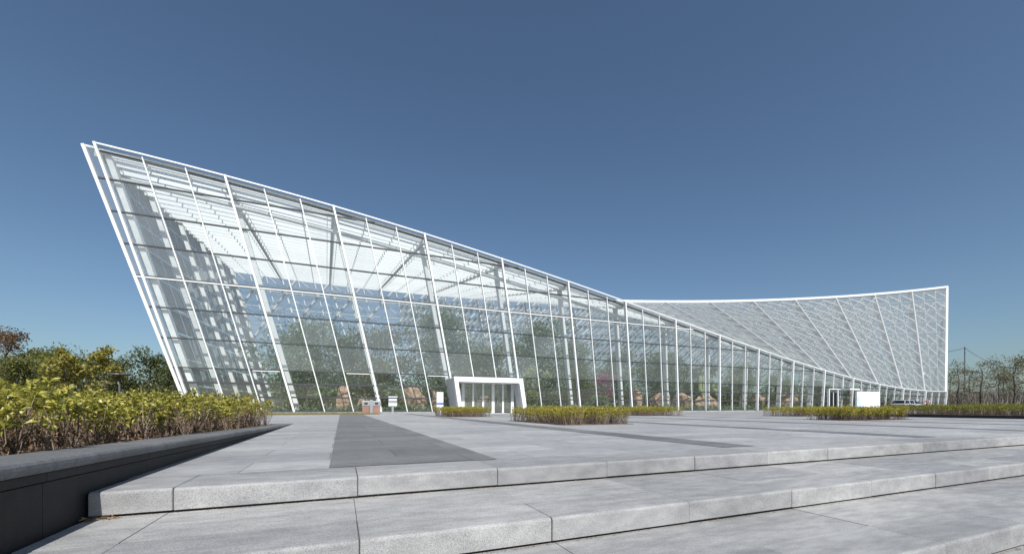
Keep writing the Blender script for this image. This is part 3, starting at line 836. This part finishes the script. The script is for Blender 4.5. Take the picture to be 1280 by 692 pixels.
# utility pole with wires
ppos = Vector(pos(1206, 105))
up = thing("utility_pole", ppos, "tall grey utility pole with wires above the thin trees on the right", "utility pole")
q = MB(); q.tube([ppos, ppos + Vector((0, 0, 15.9))], [.2, .12], 8); q.build("pole", M['greydark'], up, True)
q = MB(); dx_ = Vector((.92, .38, 0))
for zz, l_ in ((15.4, 1.3), (14.4, 1.0)): q.bar(ppos + Vector((0, 0, zz)) - dx_ * l_, ppos + Vector((0, 0, zz)) + dx_ * l_, .12, .14)
q.build("crossarm", M['greydark'], up)
q = MB()
for s in (-1, 0, 1):
    a = ppos + dx_ * s * 1.1 + Vector((0, 0, 15.6)); dv = Vector((1, .12, 0))
    for sg in (-1, 1):
        P_ = [a + dv * (sg * 60 * t) + Vector((0, 0, -9 * t * (1 - t) - (1.5 * t))) for t in np.linspace(0, 1, 12)]
        q.tube(P_, .018, 4)
q.build("wires", M['wire'], up)

# garden lamp among the left trees
lp = Vector((-13.9, 36.0, 0))
la = thing("garden_lamp", lp, "dark flat topped garden lamp standing among the left trees", "lamp")
q = MB(); q.tube([lp, lp + Vector((0, 0, 2.62))], .06, 8); q.build("post", M['greydark'], la, True)
q = MB(); q.tube([lp + Vector((0, 0, 2.6)), lp + Vector((0, 0, 2.68)), lp + Vector((0, 0, 2.76)), lp + Vector((0, 0, 2.78))], [.12, .62, .6, .2], 16); q.build("lamp_shade", M['greydark'], la)

# --- inside
GI = "trees inside the greenhouse"
ORD = ["first", "second", "third", "fourth", "fifth", "sixth", "seventh", "eighth", "ninth", "tenth", "eleventh", "twelfth", "thirteenth", "fourteenth"]
i1 = tree("indoor_tree", (-3, 44, .05), "round grey green tree inside the glass, second bay from the left", GI, M['leaf_in'], M['bark'], h=8.2, cr=3.8, trunk_r=.2, nleaf=6500, leaf=.30, clear=.15, seed=41)
i2 = tree("indoor_tree", (9.5, 44, .05), "tallest conical dark tree inside, left above the entrance portal", GI, M['leaf_in'], M['darkbark'], h=10.6, cr=4.0, trunk_r=.25, nleaf=10000, leaf=.30, clear=.1, seed=44, limbs=14)
i3 = tree("indoor_tree", (21.5, 44, .05), "tall dark tree inside, right above the entrance portal", GI, M['leaf_in'], M['darkbark'], h=9.8, cr=3.8, trunk_r=.22, nleaf=9500, leaf=.30, clear=.1, seed=47, limbs=13)
i4 = tree("indoor_tree", (3.8, 46, .05), "spreading grey green tree inside the glass, third bay from the left", GI, M['leaf_mid'], M['bark'], h=8.2, cr=4.0, trunk_r=.2, nleaf=7000, leaf=.30, clear=.15, seed=49)
for src, x, y, s, lab in ((i1, 0.2, 52, 1.0, "tree deep inside behind the second and third bays, paler green"),
                          (i4, 13.8, 40, .72, "smaller leafy tree inside, directly left of the entrance portal"),
                          (i1, 15.5, 49, .95, "leafy tree deep inside, over the entrance portal"),
                          (i2, 27.5, 45, .80, "dark tree inside, sixth bay from the left"),
                          (i3, 33.0, 44, .70, "dark tree inside, behind the pink blossoms"),
                          (i1, 40.5, 44.5, .85, "grey green tree inside, behind the tall cactus"),
                          (i4, 46.0, 42.5, .70, "bushy tree inside, just right of the tall cactus"),
                          (i3, 51.5, 41.0, .62, "dark tree inside, tenth bay from the left"),
                          (i1, 57.5, 40.0, .58, "small tree inside, left of the side entrance"),
                          (i4, 65.0, 38.5, .42, "small tree inside, above the white billboard"),
                          (i1, 71.0, 37.8, .36, "low tree inside, behind the silver car"),
                          (i2, -4.8, 56, .78, "pale tree deep inside near the left end wall"),
                          (i4, 24.5, 39.5, .5, "small shrubby tree inside, near glass in the sixth bay"),
                          (i3, 44.0, 47, .8, "dark tree deep inside beyond the tall cactus")):
    c = copy_tree(src, (x, y, .05), rng.uniform(0, 6), s); c['label'] = lab
tree("flowering_tree", (17.6, 37.5, .05), "pale yellow green flowering tree inside, right of the portal", None, M['leaf_pale'], M['bark'], h=4.5, cr=1.35, trunk_r=.1, nleaf=2200, leaf=.24, clear=.2, seed=61, clump=.5)
tree("blossom_bush", (29.3, 42.0, .05), "bush with bright pink blossom inside the greenhouse", None, M['leaf_pink'], M['bark'], h=4.3, cr=1.7, trunk_r=.1, nleaf=1500, leaf=.22, clear=.35, seed=63, clump=.4)

def palm(loc, label, h, n=16, fl=2.2, rz=0):
    root = thing("palm", loc, label, "palm", "palms inside the greenhouse")
    l0 = Vector(loc); q = MB(); q.tube([l0, l0 + Vector((.1, 0, h * .5)), l0 + Vector((.05, .1, h))], [.16, .12, .1], 8); q.build("trunk", M['bark'], root, True)
    lf = MB(); P_ = []; D_ = []
    for k in range(n):
        az = k * 2.4 + rz; el = rng.uniform(-.1, 1.2)
        for t in np.linspace(.05, 1, 16):
            r_ = fl * t; p = np.array(l0) + np.array([math.cos(az) * r_ * math.cos(el), math.sin(az) * r_ * math.cos(el), h + r_ * math.sin(el) - .8 * t * t * fl * .6])
            for sgn in (-1, 1):
                P_.append(p); D_.append(unit(np.array([math.cos(az + sgn * 1.0), math.sin(az + sgn * 1.0), -.25])))
    leaves(lf, np.array(P_), np.array(D_), .55, .09, False, .15); lf.build("fronds", M['leaf_in'], root); return root
palm((3.9, 37.5, .05), "short palm inside the glass behind the litter bin", 2.0, 14, 1.4)
palm((-1.2, 38.3, .05), "leafy palm inside near the left corner", 1.4, 14, 1.6, 1)
palm((25.5, 37.0, .05), "dark leaved palm inside, left of the pink blossom", 1.2, 16, 1.3, 2)
palm((47.6, 38.0, .05), "tall palm inside, ninth bay from the left", 4.0, 16, 1.9, 2)
palm((53.5, 37.3, .05), "feathery palm inside, tenth bay from the left", 3.4, 16, 1.7, 3)

def cactus(loc, label, h, arms):
    root = thing("cactus", loc, label, "cactus", "pale green cacti inside the greenhouse"); l0 = Vector(loc)
    q = MB()
    def col(p0, hh, r_):
        k = 14; zs = [0, .1, .5, .85, .96, 1.0]; rs = [.8, 1, 1.05, .95, .6, .12]
        vs = []; fs = []
        for z_, s_ in zip(zs, rs):
            for j in range(k):
                a_ = 2 * math.pi * j / k; rr = r_ * s_ * (1 if j % 2 else .8)
                vs.append(p0 + Vector((math.cos(a_) * rr, math.sin(a_) * rr, z_ * hh)))
        for i in range(5):
            for j in range(k): fs.append((i * k + j, i * k + (j + 1) % k, (i + 1) * k + (j + 1) % k, (i + 1) * k + j))
        fs.append(tuple(range(5 * k, 6 * k))); q.add(vs, fs)
    col(l0, h, .26); q.build("stem", M['cactus'], root)
    for (az, z_, ln, hh) in arms:
        q = MB(); a = l0 + Vector((0, 0, z_)); e = a + Vector((math.cos(az) * ln, math.sin(az) * ln, .15))
        q.tube([a, (a + e) / 2 + Vector((0, 0, -.05)), e], [.13, .16, .17], 8); col(e - Vector((0, 0, .12)), hh, .2); q.build("arm", M['cactus'], root)
cactus((40.4, 37.2, 1.9), "tall pale green column cactus inside on a raised bed", 3.2, [(0.2, .8, .6, 1.6), (3.3, .5, .55, 1.9), (1.5, .3, .5, 1.2)])
cactus((43.2, 37.6, 1.9), "branching pale cactus inside right of the tall column cactus", 1.6, [(0.3, .6, .7, 1.5), (3.0, .7, .6, 1.0)])

def rock(loc, size, label, seed):
    r = np.random.default_rng(seed); bm = bmesh.new(); bmesh.ops.create_icosphere(bm, subdivisions=4, radius=1)
    ax = unit(r.normal(0, 1, (26, 3)) * [1, 1, .8]); dp = r.uniform(.48, .88, 26)
    for v in bm.verts:
        p = np.array(v.co); sc = 1.0
        for a_, d_ in zip(ax, dp):
            t = p @ a_
            if t > d_: p = p - a_ * (t - d_)
        p += .035 * np.sin(p[[1, 2, 0]] * 11) + .02 * np.sin(p[[2, 0, 1]] * 27)
        v.co = Vector(p * np.array(size))
    me = bpy.data.meshes.new("rock"); bm.to_mesh(me); bm.free(); me.materials.append(M['rock'])
    o = bpy.data.objects.new("rock", me); S.collection.objects.link(o); o.location = (loc[0], loc[1], loc[2] + size[2] * .7); o.rotation_euler.z = r.uniform(0, 6)
    return tag(o, label, "rock", "sandstone rocks inside the greenhouse")
for (x, y, sx, sz, lab, sd_) in (
    (.2, 37.4, 1.1, 1.35, "orange sandstone rock inside, left of the litter bin", 1), (1.9, 38.6, .9, 1.0, "squat orange rock inside, straight behind the litter bin", 14),
    (6.1, 38.0, 1.5, 1.75, "largest orange rock inside, left of the white totem", 2), (8.3, 38.3, 1.2, 1.45, "reddish rock inside, half hidden by the portal's left leg", 3),
    (10.3, 37.4, .9, 1.2, "orange rock behind the left entrance doors", 12), (12.4, 37.0, 1.1, 1.1, "orange rock behind the right entrance doors", 4),
    (26.6, 37.8, 1.0, 1.0, "small buff rock inside, left of the pink blossom", 13), (30.5, 37.4, 1.5, 1.5, "buff rock inside below the pink blossom", 5),
    (34.0, 37.4, 1.9, 1.6, "wide buff rock inside, right of the pink blossom", 6), (38.0, 37.6, 1.5, 1.35, "buff rock inside, left of the tall cactus", 7),
    (41.6, 37.6, 2.5, 1.25, "rock ledge inside carrying the pale cacti", 8), (50.3, 37.4, 1.5, 1.5, "reddish rock inside, tenth bay from the left", 9),
    (55.2, 37.0, 1.4, 1.4, "reddish rock inside, left of the side entrance", 10)):
    rock((x, y, .05), (sx, .8, sz), lab, sd_)
gc = MB(); n = 26000
xx = rng.uniform(-7, 84, n); yy = FY + .8 + np.abs(rng.normal(0, 2.2, n)) ; yy = np.minimum(yy, FY + 1 + (66 - FY) * np.clip(1 - (xx + 9) / 96, .04, 1) * .9)
hz = .08 + np.abs(rng.normal(0, .27, n)) * (.6 + .5 * np.sin(xx * .9) ** 2)
leaves(gc, np.stack([xx, yy, hz], 1), unit(rng.normal(0, 1, (n, 3)) + [0, 0, .5]), rng.uniform(.14, .32, n), .11)
tag(gc.build("indoor_planting", M['leaf_in']), "low green planting along the inside of the front glass", "planting", kind="stuff")
gc2 = MB(); n = 16000
kx = rng.uniform(0, 1, n); xx = -7 + 88 * kx; far = FY + (66 - FY) * (1 - kx)
yy = far - 1.2 - np.abs(rng.normal(0, 1.4, n)); yy = np.maximum(yy, FY + 1.5); hz = np.abs(rng.normal(0, 1.5 * (1 - .6 * kx), n)) + .1
leaves(gc2, np.stack([xx, yy, hz], 1), unit(rng.normal(0, 1, (n, 3)) + [0, 0, .3]), rng.uniform(.3, .6, n), .24)
tag(gc2.build("rear_planting", M['leaf_mid']), "mass of green shrubs along the rear glass wall inside", "planting", kind="stuff")

# ------------------------------------------------------------------ street furniture
bl = Vector((1.95, 30.8, .02))
bn = thing("litter_bin", bl, "twin litter bin with terracotta panels and grey centre post", "litter bin")
def at(v): return (bl.x + v[0], bl.y + v[1], bl.z + v[2])
for s in (-1, 1):
    x0, x1 = (.1, .6) if s > 0 else (-.6, -.1)
    q = MB(); q.box(bl.x + x0, bl.x + x1, bl.y - .22, bl.y + .22, .04, .58); o = q.build("panel_box", M['redbrick'], bn, bevel=.012)
    q = MB(); q.box(bl.x + x0 - .02, bl.x + x1 + .02, bl.y - .24, bl.y + .24, .582, .93)
    hd = q.build("hood", M['grey'], bn, bevel=.02)
    q = MB(); q.box(bl.x + x0 + .14, bl.x + x1 - .14, bl.y - .252, bl.y - .236, .68, .82)
    o = q.build("opening", M['wire'], None); o.data.transform(Matrix.Translation(-bl)); o.parent = hd
q = MB(); q.box(bl.x - .095, bl.x + .095, bl.y - .3, bl.y + .2, .02, 1.0); q.build("centre_post", M['grey'], bn, bevel=.01)

sg = Vector((3.45, 31.0, 0))
sn = thing("notice_sign", sg, "small white notice stand on a grey post right of the litter bin", "sign")
q = MB(); q.box(sg.x - .07, sg.x + .07, sg.y - .04, sg.y + .04, 0, .6); q.build("post", M['grey'], sn, bevel=.006)
q = MB(); q.box(sg.x - .30, sg.x + .30, sg.y - .06, sg.y - .02, .52, 1.20); pn = q.build("panel", M['grey'], sn, bevel=.006)
q = MB(); q.box(sg.x - .30, sg.x + .30, sg.y - .075, sg.y - .062, .60, .78); q.box(sg.x - .28, sg.x + .28, sg.y - .075, sg.y - .062, .98, 1.08); o = q.build("printed_strip", M['board'], None); o.data.transform(Matrix.Translation(-sg)); o.parent = pn
q = MB(); q.box(sg.x - .32, sg.x + .32, sg.y - .16, sg.y + .06, 1.202, 1.27); q.build("top_cap", M['board'], sn, bevel=.01)

tb = Vector((7.05, 31.6, 0))
tt = thing("information_totem", tb, "white upright board with a blue band, left of the entrance portal", "sign")
q = MB(); q.box(tb.x - .26, tb.x + .26, tb.y - .05, tb.y + .05, .12, 1.66); q.build("panel", M['board'], tt, bevel=.01)
q = MB(); q.box(tb.x - .26, tb.x + .26, tb.y - .062, tb.y - .054, .68, .84); q.build("printed_band", M['blue'], tt)
q = MB(); q.box(tb.x - .34, tb.x + .34, tb.y - .2, tb.y + .2, 0, .11); q.build("foot", M['grey'], tt, bevel=.01)

bb = Vector((61.7, 31.0, 0))
bd = thing("billboard", bb, "large blank white billboard standing before the right half of the facade", "billboard")
q = MB(); q.box(bb.x - 2.45, bb.x + 2.45, bb.y - .1, bb.y + .1, .15, 2.46); q.build("panel", M['board'], bd, bevel=.01)
q = MB(); q.add([(bb.x - 2.43, bb.y - .104, .5), (bb.x - 1.0, bb.y - .104, .5), (bb.x - 1.7, bb.y - .104, 1.05), (bb.x - 2.0, bb.y - .104, 1.75), (bb.x - 2.43, bb.y - .104, 1.8)], [(0, 1, 2, 3, 4)]); q.build("printed_patch", M['lightblue'], bd)
for s in (-1, 1):
    q = MB(); q.box(bb.x + s * 2.0 - .08, bb.x + s * 2.0 + .08, bb.y - .06, bb.y + .06, 0, .148); q.build("leg", M['grey'], bd)

# car: silver estate, rear three-quarter view
def car(loc, rz, label):
    root = thing("parked_car", (0, 0, 0), label, "car")
    Lh, W = 4.4, 1.78
    # body: lofted side profile, x = length (rear at 0)
    st = [(0, .42, .92, .80), (.12, .28, 1.0, .94), (.7, .22, 1.0, 1.0), (3.0, .22, .95, 1.0), (3.7, .24, .84, .97), (4.25, .28, .70, .86), (4.4, .40, .60, .70)]
    vs = []; fs = []
    for (x, lo, hi, wf) in st:
        hw = W / 2 * wf
        for (yy, zz) in ((-hw * .92, lo), (-hw, lo + .2), (-hw, hi - .15), (-hw * .93, hi), (hw * .93, hi), (hw, hi - .15), (hw, lo + .2), (hw * .92, lo)): vs.append((x, yy, zz))
    for i in range(len(st) - 1):
        for j in range(8): fs.append((i * 8 + j, i * 8 + (j + 1) % 8, i * 8 + 8 + (j + 1) % 8, i * 8 + 8 + j))
    fs += [tuple(range(8)), tuple(range(48, 56))]
    q = MB(); q.add(vs, fs); q.build("body", M['silver'], root, bevel=.02)
    cb = [(.10, .98, .80), (.45, 1.40, .66), (1.1, 1.45, .66), (2.3, 1.42, .65), (3.15, .95, .76)]
    vs = []; fs = []
    for (x, z_, hw) in cb: vs += [(x, -hw, z_), (x, hw, z_)]
    low_ = [(.10, .95), (3.15, .93)]
    vs += [(.10, -.83, .93), (.10, .83, .93), (3.15, -.83, .92), (3.15, .83, .92), (1.1, -.83, .95), (1.1, .83, .95), (2.3, -.83, .94), (2.3, .83, .94), (.45, -.83, .95), (.45, .83, .95)]
    fs = [(0, 1, 3, 2), (2, 3, 5, 4), (4, 5, 7, 6), (6, 7, 9, 8), (0, 2, 18, 10), (2, 4, 14, 18), (4, 6, 16, 14), (6, 8, 12, 16), (1, 11, 19, 3), (3, 19, 15, 5), (5, 15, 17, 7), (7, 17, 13, 9)]
    q = MB(); q.add(vs, fs); q.build("windows", M['carglass'], root)
    q = MB(); q.add([(.42, -.64, 1.41), (.42, .64, 1.41), (1.1, .66, 1.475), (1.1, -.66, 1.475), (2.35, .63, 1.44), (2.35, -.63, 1.44), (.42, -.66, 1.37), (.42, .66, 1.37), (2.4, .66, 1.38), (2.4, -.66, 1.38), (1.1, .68, 1.41), (1.1, -.68, 1.41)],
                    [(0, 1, 2, 3), (3, 2, 4, 5), (0, 6, 7, 1), (5, 4, 8, 9), (1, 7, 10, 2), (2, 10, 8, 4), (0, 3, 11, 6), (3, 5, 9, 11)]); q.build("roof", M['silver'], root)
    q = MB()
    for s in (-1, 1):
        for (a, b) in (((1.15, s * .845, .95), (1.1, s * .685, 1.40)), ((2.0, s * .845, .95), (1.95, s * .68, 1.41)), ((.14, s * .82, .95), (.46, s * .67, 1.39))): q.bar(a, b, .09, .05, (0, 1, 0))
    q.build("pillars", M['silver'], root)
    for s in (-1, 1):
        q = MB(); q.box(-.012, .12, s * .72 - .10, s * .72 + .10, .66, .90); q.build("tail_light", M['redlamp'], root, bevel=.015)
        q = MB(); q.box(4.28, 4.36, s * .55 - .14, s * .55 + .14, .55, .66); q.build("headlight", M['board'], root)
    q = MB(); q.box(-.05, .14, -.80, .80, .34, .56); q.build("bumper", M['silver'], root, bevel=.03)
    q = MB(); q.box(-.02, .0, -.26, .26, .66, .78); q.build("number_plate", M['lightblue'], root)
    for x in (.78, 3.55):
        for s in (-1, 1):
            q = MB(); c0 = Vector((x, s * .70, .32)); c1 = Vector((x, s * .90, .32)); q.tube([c0, c1], .32, 20); wh = q.build("wheel", M['tyre'], root)
            q = MB(); q.tube([c1 - Vector((0, s * .02, 0)), c1 + Vector((0, s * .012, 0))], .2, 14); rm = q.build("rim", M['grey'], None); rm.parent = wh
    root.location = loc; root.rotation_euler.z = rz; return root
car((68.8, 31.3, 0), R(-8), "silver estate car parked before the right end of the facade, right of the billboard")

# person: leaning slightly forward
def skin_mesh(name, verts, edges, radii, m_, parent, root_i=0, sub=2):
    me = bpy.data.meshes.new(name); me.from_pydata(verts, edges, []); me.materials.append(m_)
    o = bpy.data.objects.new(name, me); S.collection.objects.link(o); o.parent = parent
    sk = o.modifiers.new("skin", 'SKIN'); sk.use_smooth_shade = True
    for i, r_ in enumerate(radii): me.skin_vertices[0].data[i].radius = (r_ if hasattr(r_, '__len__') else (r_, r_))
    me.skin_vertices[0].data[root_i].use_root = True
    ss = o.modifiers.new("sub", 'SUBSURF'); ss.levels = sub; ss.render_levels = sub
    return o
pr = thing("person", (0, 0, 0), "person in a pink shirt leaning forward beside the silver car", "person")
V = [(0, 0, .92), (.05, 0, 1.10), (.13, 0, 1.32), (.17, 0, 1.42), (.21, 0, 1.49), (.26, 0, 1.58), (.27, 0, 1.66),
     (.0, .10, .88), (.04, .11, .50), (-.02, .11, .08), (.10, .12, .04),
     (0, -.10, .88), (-.04, -.11, .50), (-.12, -.11, .10), (.0, -.12, .04),
     (.14, .19, 1.36), (.22, .23, 1.10), (.36, .18, .94), (.42, .16, .88),
     (.14, -.19, 1.36), (.20, -.24, 1.10), (.34, -.20, .93), (.40, -.18, .87)]
E_ = [(0, 1), (1, 2), (2, 3), (3, 4), (4, 5), (5, 6), (0, 7), (7, 8), (8, 9), (9, 10), (0, 11), (11, 12), (12, 13), (13, 14), (2, 15), (15, 16), (16, 17), (17, 18), (2, 19), (19, 20), (20, 21), (21, 22)]
rd_ = [.13, .115, .13, .06, .055, .095, .08, .09, .06, .042, .035, .09, .06, .042, .035, .055, .045, .035, .03, .055, .045, .035, .03]
# five short fingers and a thumb side per hand
for (wr, sy) in ((18, 1), (22, -1)):
    b0 = Vector(V[wr])
    for k, (ln, dy) in enumerate(((.07, -.03), (.08, -.01), (.075, .012), (.06, .03), (.05, -.045 * sy))):
        i = len(V); V.append(tuple(b0 + Vector((.035, dy, -.03)))); V.append(tuple(b0 + Vector((.035 + ln * .5, dy * 1.1, -.03 - ln * .8))))
        E_ += [(wr, i), (i, i + 1)]; rd_ += [.009, .007]
skin_mesh("body", V, E_, rd_, M['skin'], pr)
skin_mesh("shirt", [(.0, 0, .90), (.05, 0, 1.10), (.13, 0, 1.32), (.165, 0, 1.42), (.14, .19, 1.37), (.20, .23, 1.16), (.14, -.19, 1.37), (.19, -.235, 1.16)], [(0, 1), (1, 2), (2, 3), (2, 4), (4, 5), (2, 6), (6, 7)], [.155, .145, .16, .085, .08, .07, .08, .07], M['shirt'], pr)
skin_mesh("trousers", [(0, 0, .94), (.0, .10, .86), (.04, .11, .50), (-.02, .11, .10), (0, -.10, .86), (-.04, -.11, .50), (-.12, -.11, .12)], [(0, 1), (1, 2), (2, 3), (0, 4), (4, 5), (5, 6)], [.15, .105, .08, .065, .105, .08, .065], M['trousers'], pr)
skin_mesh("hair", [(.23, 0, 1.60), (.255, 0, 1.67), (.27, 0, 1.71)], [(0, 1), (1, 2)], [.085, .098, .06], M['hair'], pr)
pr.location = (73.8, 30.2, 0); pr.rotation_euler.z = R(190)
